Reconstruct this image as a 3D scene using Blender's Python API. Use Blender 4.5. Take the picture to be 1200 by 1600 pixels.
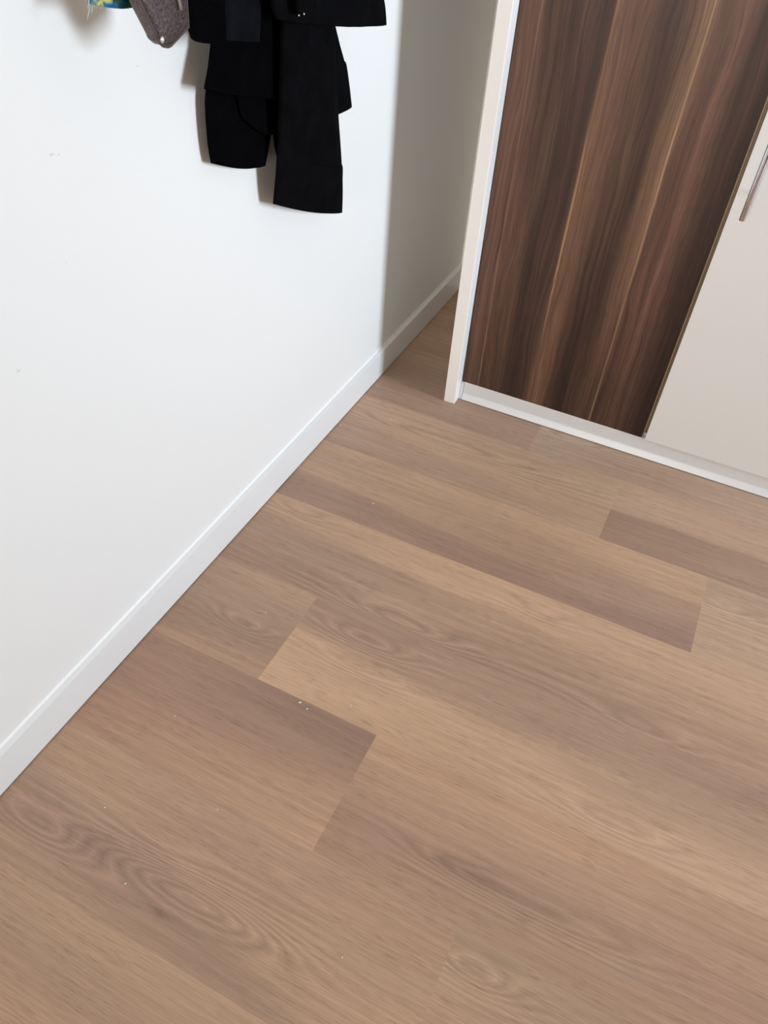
import bpy, bmesh, math, random
import numpy as np
from mathutils import Vector, Matrix, noise as mnoise
random.seed(4)
for o in list(bpy.data.objects): bpy.data.objects.remove(o, do_unlink=True)
SC_ = bpy.context.scene
COL = SC_.collection

# ------------------------------------------------------------------ camera, world, light, exposure
cam_d = bpy.data.cameras.new('camera'); cam = bpy.data.objects.new('camera', cam_d); COL.objects.link(cam)
cam_d.sensor_fit = 'VERTICAL'; cam_d.sensor_height = 36.0; cam_d.lens = 36.0 * 1188.18 / 1600.0
cam_d.clip_start = 0.01; cam_d.clip_end = 60
R3 = Matrix(((0.8975873, -0.3402963, 0.2802416), (0.4371836, 0.6054661, -0.6650423), (0.0566347, 0.7194506, 0.6922307)))
cam.matrix_world = Matrix.Translation((0.6543, -1.4720, 1.0702)) @ R3.to_4x4()
SC_.camera = cam
w = bpy.data.worlds.new('World'); SC_.world = w; w.use_nodes = True
w.node_tree.nodes['Background'].inputs[0].default_value = (0.75, 0.87, 1.0, 1)
w.node_tree.nodes['Background'].inputs[1].default_value = 1.0

def area(name, loc, rot, sx, sy, power, col, spread=180):
    d = bpy.data.lights.new(name, 'AREA'); d.shape = 'RECTANGLE'; d.size = sx; d.size_y = sy; d.energy = power; d.color = col; d.spread = math.radians(spread)
    o = bpy.data.objects.new(name, d); COL.objects.link(o); o.location = loc; o.rotation_euler = rot
    return o
# daylight through the side window (close to the wardrobe front) and an added, unseen fill lamp behind the camera
area('daylight_side', (3.68, -0.35, 1.02), (0, math.radians(90), math.radians(-5)), 1.10, 0.64, 41, (0.745, 0.855, 1.0), 92)
area('fill_rear', (0.5, -4.50, 1.2), (math.radians(90), 0, 0), 0.8, 1.3, 27, (1.0, 0.93, 0.85), 90)
SC_.view_settings.view_transform = 'Standard'; SC_.view_settings.look = 'None'
SC_.view_settings.exposure = 0; SC_.view_settings.gamma = 1.0; SC_.view_settings.use_curve_mapping = False

# ------------------------------------------------------------------ tables (metres)
CORD = [[0.092, -0.7604, 0.9345], [0.092, -0.7602, 0.9167], [0.092, -0.7584, 0.9066], [0.092, -0.7567, 0.9], [0.092, -0.7558, 0.8945]]
FT = [(0.121, -0.099, 150, 128, 110), (0.333, -0.061, 155, 132, 116), (0.486, -0.054, 160, 143, 126), (0.662, -0.056, 150, 128, 110), (0.909, -0.057, 158, 140, 122), (0.156, 0.013, 140, 118, 100), (0.281, -0.005, 150, 126, 108), (0.068, -0.13, 170, 145, 122), (0.06, -0.247, 158, 133, 114), (0.256, -0.187, 170, 145, 120), (0.48, -0.184, 165, 141, 116), (0.212, -0.264, 160, 136, 118), (0.57, -0.248, 168, 142, 115), (0.11, -0.148, 166, 142, 120), (0.446, -0.296, 162, 138, 116), (0.034, -0.289, 150, 127, 110), (0.615, -0.155, 168, 146, 120), (0.685, -0.161, 168, 143, 120), (0.791, -0.156, 166, 142, 120), (0.703, -0.244, 140, 115, 98), (0.893, -0.252, 146, 121, 104), (0.919, -0.149, 163, 138, 118), (0.653, -0.255, 142, 117, 100), (0.121, -0.364, 160, 135, 112), (0.394, -0.347, 172, 145, 118), (0.661, -0.342, 174, 146, 116), (0.806, -0.319, 172, 144, 116), (0.117, -0.47, 142, 118, 102), (0.312, -0.486, 146, 120, 103), (0.483, -0.478, 144, 117, 101), (0.753, -0.479, 141, 115, 101), (0.834, -0.483, 140, 114, 100), (0.544, -0.387, 160, 133, 110), (0.27, -0.394, 164, 138, 113), (0.681, -0.424, 152, 126, 106), (0.889, -0.397, 165, 143, 120), (0.951, -0.444, 168, 145, 120), (0.902, -0.321, 158, 138, 116), (0.117, -0.523, 165, 138, 113), (0.26, -0.525, 175, 147, 119), (0.396, -0.526, 182, 154, 124), (0.648, -0.528, 180, 150, 122), (0.929, -0.53, 176, 147, 120), (0.139, -0.612, 150, 127, 108), (0.381, -0.64, 158, 134, 112), (0.621, -0.636, 160, 135, 112), (0.132, -0.671, 145, 120, 102), (0.34, -0.687, 150, 126, 108), (0.576, -0.675, 150, 125, 106), (0.897, -0.668, 158, 130, 110), (0.784, -0.622, 166, 138, 114), (0.681, -0.648, 152, 127, 106), (0.028, -0.573, 152, 128, 108), (0.02, -0.715, 150, 126, 106), (0.16, -0.718, 165, 140, 114), (0.044, -0.79, 150, 126, 108), (0.157, -0.778, 155, 131, 112), (0.04, -0.842, 147, 124, 106), (0.168, -0.835, 142, 118, 100), (0.035, -0.853, 145, 119, 100), (0.188, -0.886, 166, 138, 112), (0.117, -0.893, 158, 130, 106), (0.206, -0.815, 145, 121, 103), (-0.003, -0.857, 140, 116, 98), (0.118, -0.839, 143, 121, 104), (0.253, -0.718, 146, 121, 105), (0.355, -0.719, 155, 130, 110), (0.239, -0.827, 184, 154, 124), (0.249, -0.865, 182, 152, 122), (0.416, -0.845, 182, 152, 121), (0.352, -0.81, 180, 150, 122), (0.499, -0.774, 158, 133, 112), (0.609, -0.769, 150, 126, 108), (0.681, -0.83, 178, 150, 120), (0.548, -0.84, 180, 151, 121), (0.821, -0.792, 160, 136, 114), (0.835, -0.861, 176, 148, 120), (0.968, -0.843, 174, 146, 119), (0.956, -0.744, 150, 124, 104), (0.981, -0.875, 176, 148, 120), (0.459, -0.887, 176, 146, 116), (0.707, -0.743, 154, 128, 108), (0.29, -0.738, 150, 124, 107), (0.987, -0.782, 160, 134, 112), (0.042, -0.933, 152, 121, 101), (0.164, -0.925, 140, 114, 99), (0.343, -0.923, 135, 110, 96), (0.411, -0.924, 136, 111, 96), (0.023, -1.067, 154, 124, 103), (0.138, -1.056, 166, 133, 108), (0.295, -1.033, 160, 130, 106), (0.375, -1.073, 174, 141, 112), (0.025, -1.039, 148, 117, 98), (0.193, -1.002, 150, 120, 102), (0.272, -0.96, 140, 114, 99), (0.161, -1.086, 160, 130, 108), (0.404, -1.032, 172, 139, 111), (0.415, -0.993, 158, 129, 106), (0.265, -1.071, 168, 136, 110), (0.013, -0.978, 146, 116, 98), (0.33, -0.979, 148, 120, 102), (0.473, -0.916, 180, 146, 115), (0.562, -0.927, 168, 137, 110), (0.471, -1.039, 152, 123, 101), (0.66, -0.92, 174, 141, 112), (0.644, -1.033, 135, 109, 94), (0.776, -0.989, 160, 132, 110), (0.938, -0.934, 168, 136, 112), (0.952, -1.027, 155, 125, 105), (0.536, -0.984, 160, 131, 107), (0.519, -1.055, 152, 124, 102), (0.803, -0.918, 176, 142, 112), (0.588, -0.989, 164, 134, 110), (0.566, -1.03, 148, 121, 101), (0.866, -1.005, 160, 131, 109), (0.749, -1.048, 158, 132, 108), (1.007, -0.959, 162, 132, 109), (0.801, -1.079, 156, 127, 104), (0.703, -1.044, 154, 130, 107), (0.486, -0.989, 158, 130, 106), (0.036, -1.202, 150, 128, 108), (0.17, -1.235, 140, 115, 101), (0.135, -1.233, 145, 119, 102), (0.161, -1.158, 165, 138, 112), (0.371, -1.15, 162, 135, 113), (0.329, -1.236, 150, 126, 104), (0.499, -1.2, 156, 131, 107), (0.528, -1.151, 166, 137, 112), (0.601, -1.188, 168, 141, 113), (0.094, -1.274, 160, 134, 110), (0.033, -1.235, 150, 126, 106), (0.269, -1.154, 154, 129, 108), (0.365, -1.217, 160, 134, 112), (0.245, -1.261, 146, 121, 102), (0.568, -1.228, 172, 143, 113), (0.601, -1.148, 160, 132, 108), (0.15, -1.273, 152, 128, 106), (0.252, -1.23, 142, 117, 102), (0.718, -1.089, 160, 134, 110), (0.692, -1.135, 168, 142, 116), (0.81, -1.114, 150, 126, 104), (0.669, -1.185, 166, 138, 114), (0.773, -1.125, 156, 132, 109), (0.671, -1.104, 160, 136, 112), (0.1, -1.335, 152, 129, 106), (0.189, -1.316, 162, 137, 112), (0.207, -1.38, 150, 126, 104), (0.363, -1.346, 166, 139, 112), (0.468, -1.301, 165, 138, 113), (0.29, -1.314, 161, 136, 111), (0.278, -1.359, 152, 128, 106), (0.194, -1.417, 160, 132, 107), (0.381, -1.307, 164, 138, 111), (0.102, -1.316, 159, 134, 110)]
FB = [[0.371, -0.686, 0.1, 0.018, 9, 1], [0.335, -0.749, 0.085, 0.02, 9, 1], [0.319, -1.223, 0.14, 0.024, -16, 1], [0.644, -1.033, 0.1, 0.016, 7, 0.8], [0.128, -0.818, 0.06, 0.02, 8, 0.7], [0.234, -0.173, 0.22, 0.022, 9, 1], [0.685, -1.138, 0.06, 0.02, 9, 0.8], [0.8, -0.869, 0.1, 0.02, 7, 0.7], [0.8, -0.694, 0.1, 0.02, 7, 0.6], [0.885, -0.365, 0.07, 0.02, 6, 0.7], [0.505, -0.016, 0.09, 0.02, 8, 0.8], [0.592, -0.542, 0.06, 0.016, 5, 0.5], [0.074, -0.526, 0.06, 0.015, 5, 0.6], [0.787, -1.028, 0.12, 0.02, 7, 0.6], [0.076, -1.243, 0.08, 0.02, 7, 0.6], [0.349, -0.804, 0.1, 0.016, 6, 0.5], [0.246, -1.195, 0.1, 0.02, 5, 0.6], [0.357, -0.67, 0.3, 0.03, 5, 0.4]]
FP = [[0.296, -1.26, 0.01, 0.006, 0.72, 0.72, 0.74], [0.165, -1.229, 0.05, 0.012, 0.9, 0.88, 0.93], [0.647, -1.029, 0.045, 0.009, 0.84, 0.82, 0.84], [0.863, -0.839, 0.012, 0.005, 0.8, 0.8, 0.78], [0.605, -0.548, 0.012, 0.006, 0.84, 0.84, 0.82], [0.611, -1.107, 0.007, 0.002, 0.72, 0.7, 0.7], [0.508, -1.032, 0.028, 0.022, 1.02, 1.0, 1.08], [0.4, -0.654, 0.016, 0.006, 0.92, 0.93, 0.98], [0.402, -0.714, 0.03, 0.008, 0.95, 0.93, 0.98], [0.597, 0.009, 0.012, 0.005, 0.86, 0.86, 0.85], [0.057, -0.352, 0.006, 0.002, 0.75, 0.7, 0.7], [0.236, -0.339, 0.003, 0.002, 0.72, 0.7, 0.68], [0.605, -1.03, 0.04, 0.004, 0.88, 0.87, 0.88], [0.981, -0.725, 0.03, 0.01, 0.93, 0.9, 0.98], [0.726, -1.11, 0.02, 0.006, 0.93, 0.97, 0.94], [0.86, -1.05, 0.03, 0.008, 0.97, 1, 1.05]]
DR = [(0.803, [(0.0, 95.0, 65.0, 52.0), (0.5, 108.0, 76.0, 60.0), (0.93, 100.0, 70.0, 55.0), (1.0, 150.0, 110.0, 85.0), (1.07, 82.0, 56.0, 46.0), (1.25, 92.0, 66.0, 50.0), (1.42, 68.0, 44.0, 37.0), (1.6, 90.0, 63.0, 49.0), (1.75, 74.0, 50.0, 42.0), (1.88, 64.0, 44.0, 37.0), (1.96, 76.0, 52.0, 42.0), (2.0, 150.0, 110.0, 78.0), (2.06, 128.0, 94.0, 68.0), (2.12, 108.0, 78.0, 60.0), (2.3, 100.0, 70.0, 55.0), (2.42, 88.0, 59.0, 47.0), (2.55, 68.0, 44.0, 37.0), (2.7, 75.0, 50.0, 40.0), (2.85, 104.0, 76.0, 54.0), (2.95, 122.0, 92.0, 66.0), (3.0, 132.0, 98.0, 72.0), (3.15, 110.0, 78.0, 62.0), (3.35, 104.0, 72.0, 58.0), (3.5, 88.0, 59.0, 47.0), (3.62, 62.0, 38.0, 32.0), (3.8, 74.0, 47.0, 39.0), (4.0, 58.0, 36.0, 31.0)]), (0.594, [(0.0, 100.0, 68.0, 55.0), (0.6, 110.0, 76.0, 61.0), (0.93, 98.0, 68.0, 54.0), (1.0, 142.0, 104.0, 80.0), (1.08, 88.0, 60.0, 48.0), (1.3, 84.0, 58.0, 46.0), (1.5, 96.0, 70.0, 53.0), (1.68, 70.0, 46.0, 39.0), (1.8, 76.0, 50.0, 43.0), (1.92, 66.0, 44.0, 38.0), (1.98, 90.0, 62.0, 48.0), (2.0, 168.0, 122.0, 86.0), (2.05, 140.0, 100.0, 72.0), (2.12, 114.0, 80.0, 60.0), (2.3, 98.0, 69.0, 53.0), (2.45, 94.0, 68.0, 50.0), (2.6, 78.0, 54.0, 41.0), (2.72, 68.0, 45.0, 36.0), (2.8, 96.0, 72.0, 50.0), (2.93, 126.0, 96.0, 67.0), (3.0, 162.0, 126.0, 86.0), (3.06, 100.0, 70.0, 56.0), (3.25, 106.0, 73.0, 58.0), (3.45, 100.0, 68.0, 54.0), (3.6, 84.0, 60.0, 45.0), (3.75, 68.0, 44.0, 37.0), (3.9, 60.0, 38.0, 33.0), (4.0, 56.0, 36.0, 31.0)]), (0.358, [(0.0, 98.0, 66.0, 54.0), (0.6, 106.0, 73.0, 58.0), (0.92, 96.0, 66.0, 52.0), (1.0, 142.0, 104.0, 78.0), (1.1, 84.0, 57.0, 45.0), (1.3, 92.0, 64.0, 49.0), (1.52, 64.0, 41.0, 35.0), (1.7, 78.0, 54.0, 43.0), (1.88, 70.0, 48.0, 40.0), (1.97, 80.0, 56.0, 44.0), (2.0, 152.0, 112.0, 81.0), (2.08, 112.0, 80.0, 58.0), (2.25, 92.0, 66.0, 49.0), (2.45, 76.0, 51.0, 40.0), (2.62, 63.0, 41.0, 35.0), (2.78, 90.0, 65.0, 48.0), (2.92, 116.0, 83.0, 62.0), (3.0, 150.0, 115.0, 84.0), (3.08, 106.0, 73.0, 58.0), (3.35, 98.0, 66.0, 54.0), (3.55, 84.0, 55.0, 45.0), (3.72, 62.0, 40.0, 34.0), (4.0, 52.0, 32.0, 28.0)]), (0.134, [(0.0, 86.0, 58.0, 47.0), (0.5, 100.0, 70.0, 54.0), (1.0, 128.0, 93.0, 69.0), (1.12, 76.0, 52.0, 40.0), (1.35, 86.0, 60.0, 46.0), (1.55, 54.0, 37.0, 33.0), (1.75, 64.0, 43.0, 37.0), (1.9, 82.0, 58.0, 44.0), (2.0, 118.0, 84.0, 60.0), (2.15, 108.0, 77.0, 54.0), (2.3, 76.0, 51.0, 40.0), (2.5, 54.0, 35.0, 30.0), (2.75, 88.0, 62.0, 46.0), (3.0, 132.0, 94.0, 66.0), (3.1, 76.0, 50.0, 40.0), (3.4, 86.0, 58.0, 46.0), (3.6, 74.0, 49.0, 39.0), (3.8, 54.0, 33.0, 29.0), (4.0, 48.0, 29.0, 25.0)])]
LX = {1: [[0.0505, 0.2396], [0.3429, 0.2449], [0.6424, 0.244], [0.8211, 0.2468]], 2: [[0.1466, 0.3669], [0.2337, 0.3652], [0.3572, 0.3668], [0.5796, 0.3695], [0.7381, 0.3734], [0.8373, 0.3735]], 3: [[0.1537, 0.5149], [0.3977, 0.5158], [0.5631, 0.5178], [0.6835, 0.5124], [0.7574, 0.5187], [0.8132, 0.5179]]}
G = {'sweater_body': [[0.025, -0.5612, 0.9657, 0.025, -0.4665, 0.9667, 0.006, 0], [0.025, -0.5887, 0.9095, 0.025, -0.4563, 0.9028, 0.006, 0], [0.025, -0.6054, 0.8618, 0.025, -0.441, 0.8418, 0.006, 0], [0.025, -0.6183, 0.831, 0.025, -0.4383, 0.8, 0.006, 0], [0.025, -0.6332, 0.8052, 0.025, -0.4402, 0.764, 0.006, 0.0], [0.025, -0.6427, 0.7884, 0.025, -0.4418, 0.7347, 0.0055, 0.004]], 'under_layer': [[0.0155, -0.5312, 0.9397, 0.0155, -0.4383, 0.9394, 0.0022, 0], [0.0155, -0.5507, 0.825, 0.0155, -0.4358, 0.8059, 0.0022, 0], [0.0155, -0.5612, 0.7687, 0.0155, -0.4398, 0.741, 0.0022, 0], [0.0155, -0.5538, 0.7343, 0.0155, -0.4446, 0.6932, 0.0022, 0.016]], 'lower_sleeve': [[0.006, -0.5645, 0.9293, 0.006, -0.469, 0.9279, 0.0055, 0], [0.006, -0.5892, 0.8436, 0.006, -0.4555, 0.8229, 0.0055, 0], [0.006, -0.6139, 0.7783, 0.006, -0.4503, 0.7433, 0.006, 0], [0.0055, -0.619, 0.7535, 0.0055, -0.4587, 0.7148, 0.0055, 0], [0.0055, -0.6202, 0.7152, 0.0055, -0.476, 0.6755, 0.0055, 0], [0.0055, -0.6174, 0.6902, 0.0055, -0.4888, 0.6502, 0.0055, 0.005]], 'front_sleeve': [[0.046, -0.5001, 0.9701, 0.046, -0.3942, 0.965, 0.012, 0], [0.046, -0.4936, 0.9022, 0.046, -0.3735, 0.89, 0.012, 0], [0.046, -0.4938, 0.8344, 0.046, -0.3633, 0.8157, 0.012, 0], [0.045, -0.4973, 0.7832, 0.045, -0.3505, 0.7545, 0.012, 0], [0.04, -0.4964, 0.7266, 0.04, -0.3315, 0.6872, 0.012, 0], [0.034, -0.493, 0.6865, 0.034, -0.3102, 0.6343, 0.011, 0], [0.03, -0.4898, 0.6654, 0.03, -0.2971, 0.6003, 0.0105, 0.004]], 'front_cuff': [[0.03, -0.486, 0.6697, 0.03, -0.3019, 0.6079, 0.0095, 0.004], [0.03, -0.4908, 0.6639, 0.03, -0.2947, 0.5965, 0.0122, 0.004], [0.027, -0.4901, 0.644, 0.027, -0.2882, 0.5727, 0.012, 0.004], [0.022, -0.4896, 0.6166, 0.022, -0.2766, 0.5405, 0.0115, 0.004], [0.017, -0.487, 0.5943, 0.017, -0.2672, 0.5065, 0.011, 0.005]], 'back_sleeve': [[0.022, -0.4265, 0.9262, 0.022, -0.3519, 0.9205, 0.006, 0], [0.022, -0.4189, 0.8493, 0.022, -0.3296, 0.8374, 0.006, 0], [0.022, -0.4065, 0.8175, 0.022, -0.3096, 0.8042, 0.0065, 0], [0.022, -0.3986, 0.7888, 0.022, -0.2926, 0.7746, 0.0065, 0], [0.022, -0.3905, 0.7545, 0.022, -0.2748, 0.7468, 0.0065, 0]], 'back_cuff': [[0.022, -0.3866, 0.7579, 0.022, -0.277, 0.7499, 0.0055, 0], [0.022, -0.3905, 0.7528, 0.022, -0.2703, 0.7433, 0.0075, 0], [0.022, -0.3837, 0.7231, 0.022, -0.2577, 0.7096, 0.0072, 0], [0.022, -0.3727, 0.6846, 0.022, -0.2481, 0.6778, 0.007, 0.001]], 'jacket_body': [[0.044, -0.6561, 0.9775, 0.044, -0.5879, 0.9742, 0.01, 0], [0.044, -0.6773, 0.9207, 0.044, -0.5944, 0.9123, 0.011, 0], [0.044, -0.684, 0.8874, 0.044, -0.5996, 0.8761, 0.011, 0], [0.044, -0.683, 0.8695, 0.044, -0.6021, 0.8587, 0.011, 0], [0.044, -0.6795, 0.8518, 0.044, -0.6048, 0.8395, 0.011, 0.003], [0.044, -0.6712, 0.8454, 0.044, -0.6067, 0.8358, 0.009, 0.001]], 'jacket_panel': [[0.052, -0.6228, 0.9766, 0.052, -0.5498, 0.9731, 0.007, 0], [0.052, -0.6254, 0.9163, 0.052, -0.5486, 0.9085, 0.007, 0], [0.052, -0.6297, 0.8812, 0.052, -0.5539, 0.8711, 0.007, 0], [0.052, -0.6313, 0.8628, 0.052, -0.5573, 0.8518, 0.007, 0], [0.052, -0.6331, 0.8427, 0.052, -0.5626, 0.8292, 0.0065, 0.0]], 'hoodie_body': [[0.078, -0.5643, 0.976, 0.078, -0.4191, 0.969, 0.011, 0], [0.077, -0.5667, 0.931, 0.077, -0.3257, 0.9101, 0.012, 0], [0.076, -0.5656, 0.8946, 0.076, -0.2745, 0.8605, 0.012, 0], [0.075, -0.5629, 0.8752, 0.075, -0.2564, 0.8345, 0.012, 0], [0.075, -0.5582, 0.8629, 0.075, -0.2489, 0.8188, 0.012, 0.001], [0.075, -0.5531, 0.8543, 0.075, -0.2433, 0.8013, 0.0115, 0.004]], 'toggle': [[0.098, -0.538, 0.9126, 0.098, -0.4991, 0.9087, 0.006, 0], [0.098, -0.5408, 0.8817, 0.098, -0.4947, 0.8758, 0.006, 0], [0.098, -0.5413, 0.8688, 0.098, -0.4964, 0.8626, 0.006, 0], [0.098, -0.5371, 0.8603, 0.098, -0.5045, 0.857, 0.0055, 0.002]], 'navy': [[-0.003, -0.4393, 0.8632, -0.003, -0.4053, 0.8591, 0.0015, 0], [-0.003, -0.4443, 0.8047, -0.003, -0.404, 0.798, 0.0015, 0], [-0.003, -0.4504, 0.7335, -0.003, -0.4049, 0.7235, 0.0015, 0], [-0.003, -0.4499, 0.6768, -0.003, -0.4085, 0.6631, 0.0015, 0], [-0.003, -0.4445, 0.6543, -0.003, -0.4099, 0.6399, 0.0015, 0], [-0.003, -0.4384, 0.6375, -0.003, -0.4106, 0.6275, 0.0012, 0]], 'scarf': [[0.05, -0.7935, 0.9758, 0.05, -0.7499, 0.9732, 0.012, 0], [0.05, -0.818, 0.9357, 0.05, -0.7545, 0.9292, 0.01, 0], [0.05, -0.8319, 0.9178, 0.05, -0.7634, 0.9094, 0.008, 0], [0.05, -0.8357, 0.9053, 0.05, -0.771, 0.8949, 0.007, 0.002]]}
BAG = [[0.078, -0.7784, 0.9729], [0.078, -0.7283, 0.9697], [0.078, -0.7307, 0.93], [0.078, -0.7362, 0.8987], [0.078, -0.7376, 0.8766], [0.078, -0.7685, 0.8652], [0.078, -0.7737, 0.8649], [0.078, -0.7804, 0.8669], [0.078, -0.7855, 0.8709], [0.078, -0.7881, 0.8763], [0.078, -0.8068, 0.9081], [0.078, -0.8105, 0.9381]]
STUD = [0.092, -0.7896, 0.8747]
FR = [([0.05, -0.8359, 0.9074], [0.05, -0.8393, 0.9018]), ([0.05, -0.8335, 0.907], [0.05, -0.8428, 0.8931]), ([0.05, -0.831, 0.9067], [0.05, -0.8378, 0.8955]), ([0.05, -0.8285, 0.9064], [0.05, -0.8314, 0.8996]), ([0.05, -0.826, 0.906], [0.05, -0.8277, 0.9002]), ([0.05, -0.8218, 0.9055], [0.05, -0.8228, 0.8989]), ([0.05, -0.8158, 0.9047], [0.05, -0.8174, 0.8992]), ([0.05, -0.8081, 0.9036], [0.05, -0.8077, 0.8984]), ([0.05, -0.801, 0.9027], [0.05, -0.8036, 0.8968]), ([0.05, -0.7921, 0.9015], [0.05, -0.7928, 0.8958]), ([0.05, -0.7831, 0.9003], [0.05, -0.7847, 0.8941]), ([0.05, -0.7757, 0.8993], [0.05, -0.7756, 0.8923])]
GL = [[0.1045, -0.5496, 0.8617], [0.1045, -0.5375, 0.8613]]
CR = [[0.1907, -0.4326, 0.0012], [0.2965, -0.9058, 0.0017], [0.3123, -0.9106, 0.0012], [0.3716, -0.8725, 0.001], [0.1365, -1.018, 0.0009], [0.1502, -0.777, 0.0009], [0.2485, -0.8115, 0.001], [0.1398, -1.1818, 0.001], [0.2325, -1.2502, 0.001], [0.5297, -1.1975, 0.0008], [0.2816, -1.1112, 0.0008], [0.0086, -0.2359, 0.0013]]
SC = [([-0.8675, 0.7683], 0.0022), ([-0.8581, 0.7656], 0.0014), ([-0.9863, 0.5685], 0.0022), ([0.4937, 0.5177], 0.0011), ([-0.8825, 0.6554], 0.001), ([-0.7161, 0.8215], 0.0016)]


# ------------------------------------------------------------------ helpers
def lin(c):
    c = np.asarray(c, float) / 255.0
    return np.where(c <= .04045, c / 12.92, ((c + .055) / 1.055) ** 2.4)

def mat(name, col=(.8, .8, .8), rough=.5, metal=0.0, spec=.5, srgb=True):
    m = bpy.data.materials.new(name); m.use_nodes = True
    b = m.node_tree.nodes['Principled BSDF']
    c = lin(col) if srgb else col
    b.inputs['Base Color'].default_value = (float(c[0]), float(c[1]), float(c[2]), 1)
    b.inputs['Roughness'].default_value = rough; b.inputs['Metallic'].default_value = metal
    b.inputs['Specular IOR Level'].default_value = spec
    return m

class NT:
    def __init__(s, m): s.t = m.node_tree; s.n = s.t.nodes; s.l = s.t.links; s.b = s.n['Principled BSDF']
    def add(s, typ, **kw):
        n = s.n.new(typ)
        for k, v in kw.items(): setattr(n, k, v)
        return n
    def link(s, a, b): s.l.new(a, b)
    def math(s, op, a, b=None, clamp=False):
        n = s.add('ShaderNodeMath', operation=op, use_clamp=clamp)
        for i, v in enumerate((a, b)):
            if v is None: continue
            if isinstance(v, (int, float)): n.inputs[i].default_value = v
            else: s.link(v, n.inputs[i])
        return n.outputs[0]
    def vmath(s, op, a, b):
        n = s.add('ShaderNodeVectorMath', operation=op)
        for i, v in enumerate((a, b)):
            if isinstance(v, tuple): n.inputs[i].default_value = v
            else: s.link(v, n.inputs[i])
        return n.outputs[0]
    def noise(s, vec, scale=1.0, detail=3.0, rough=.5):
        n = s.add('ShaderNodeTexNoise'); n.inputs['Scale'].default_value = scale
        n.inputs['Detail'].default_value = detail; n.inputs['Roughness'].default_value = rough
        s.link(vec, n.inputs['Vector']); return n.outputs['Fac']
    def remap(s, v, a, b, c, d):
        n = s.add('ShaderNodeMapRange'); s.link(v, n.inputs[0])
        for i, x in enumerate((a, b, c, d)): n.inputs[i + 1].default_value = x
        return n.outputs[0]
    def bump(s, h, strength, dist):
        n = s.add('ShaderNodeBump'); n.inputs['Strength'].default_value = strength; n.inputs['Distance'].default_value = dist
        s.link(h, n.inputs['Height']); s.link(n.outputs[0], s.b.inputs['Normal'])

def mesh_obj(name, verts, faces, m, parent=None, smooth=False):
    me = bpy.data.meshes.new(name); me.from_pydata([tuple(map(float, v)) for v in verts], [], [tuple(f) for f in faces]); me.update()
    if m: me.materials.append(m)
    if smooth: me.polygons.foreach_set('use_smooth', [True] * len(me.polygons))
    o = bpy.data.objects.new(name, me); COL.objects.link(o)
    if parent: o.parent = parent
    return o

def bm_obj(name, bm, m, parent=None, smooth=False):
    bmesh.ops.recalc_face_normals(bm, faces=bm.faces)
    me = bpy.data.meshes.new(name); bm.to_mesh(me); bm.free()
    if m: me.materials.append(m)
    if smooth: me.polygons.foreach_set('use_smooth', [True] * len(me.polygons))
    o = bpy.data.objects.new(name, me); COL.objects.link(o)
    if parent: o.parent = parent
    return o

def box_bm(x0, x1, y0, y1, z0, z1, bev=0.0, seg=2, bm=None):
    b = bmesh.new()
    vs = [b.verts.new((x, y, z)) for x in (x0, x1) for y in (y0, y1) for z in (z0, z1)]
    for f in ((0, 1, 3, 2), (4, 6, 7, 5), (0, 4, 5, 1), (2, 3, 7, 6), (0, 2, 6, 4), (1, 5, 7, 3)): b.faces.new([vs[i] for i in f])
    bmesh.ops.recalc_face_normals(b, faces=b.faces)
    if bev: bmesh.ops.bevel(b, geom=b.edges[:], offset=bev, segments=seg, affect='EDGES', profile=.5)
    if bm is None: return b
    me = bpy.data.meshes.new('t'); b.to_mesh(me); b.free(); bm.from_mesh(me); bpy.data.meshes.remove(me); return bm

def extrude_profile(prof, axis, a, b):
    """prof: list of 2-D points; axis 'x' -> profile in (y,z), 'y' -> profile in (x,z)"""
    n = len(prof); V = []
    for t in (a, b):
        for p in prof: V.append((t, p[0], p[1]) if axis == 'x' else (p[0], t, p[1]))
    F = [(i, (i + 1) % n, n + (i + 1) % n, n + i) for i in range(n)] + [tuple(range(n))[::-1], tuple(range(n, 2 * n))]
    return V, F

def tube_bm(pts, r, seg=12, bm=None, taper=None):
    bm = bm or bmesh.new(); rings = []
    P = [Vector(p) for p in pts]
    for i, p in enumerate(P):
        t = (P[min(i + 1, len(P) - 1)] - P[max(i - 1, 0)]).normalized()
        a = t.orthogonal().normalized() if i == 0 else (rings[-1][1] - t * rings[-1][1].dot(t)).normalized()
        b = t.cross(a); rr = r * (taper[i] if taper else 1)
        rings.append(([bm.verts.new(p + (a * math.cos(k * math.tau / seg) + b * math.sin(k * math.tau / seg)) * rr) for k in range(seg)], a))
    for i in range(len(rings) - 1):
        A, B = rings[i][0], rings[i + 1][0]
        for k in range(seg): bm.faces.new((A[k], A[(k + 1) % seg], B[(k + 1) % seg], B[k]))
    bm.faces.new(rings[0][0][::-1]); bm.faces.new(rings[-1][0])
    return bm

def structure(o): o['kind'] = 'structure'; return o
def tag(o, label, cat, group=None):
    o['label'] = label; o['category'] = cat
    if group: o['group'] = group
    return o
def thing(name, loc, label, cat, group=None):
    o = bpy.data.objects.new(name, None); COL.objects.link(o); o.location = loc; o.empty_display_size = .05
    return tag(o, label, cat, group)
def reparent(o, root):
    o.parent = root; o.matrix_parent_inverse = Matrix.Translation(root.location).inverted(); return o

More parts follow.
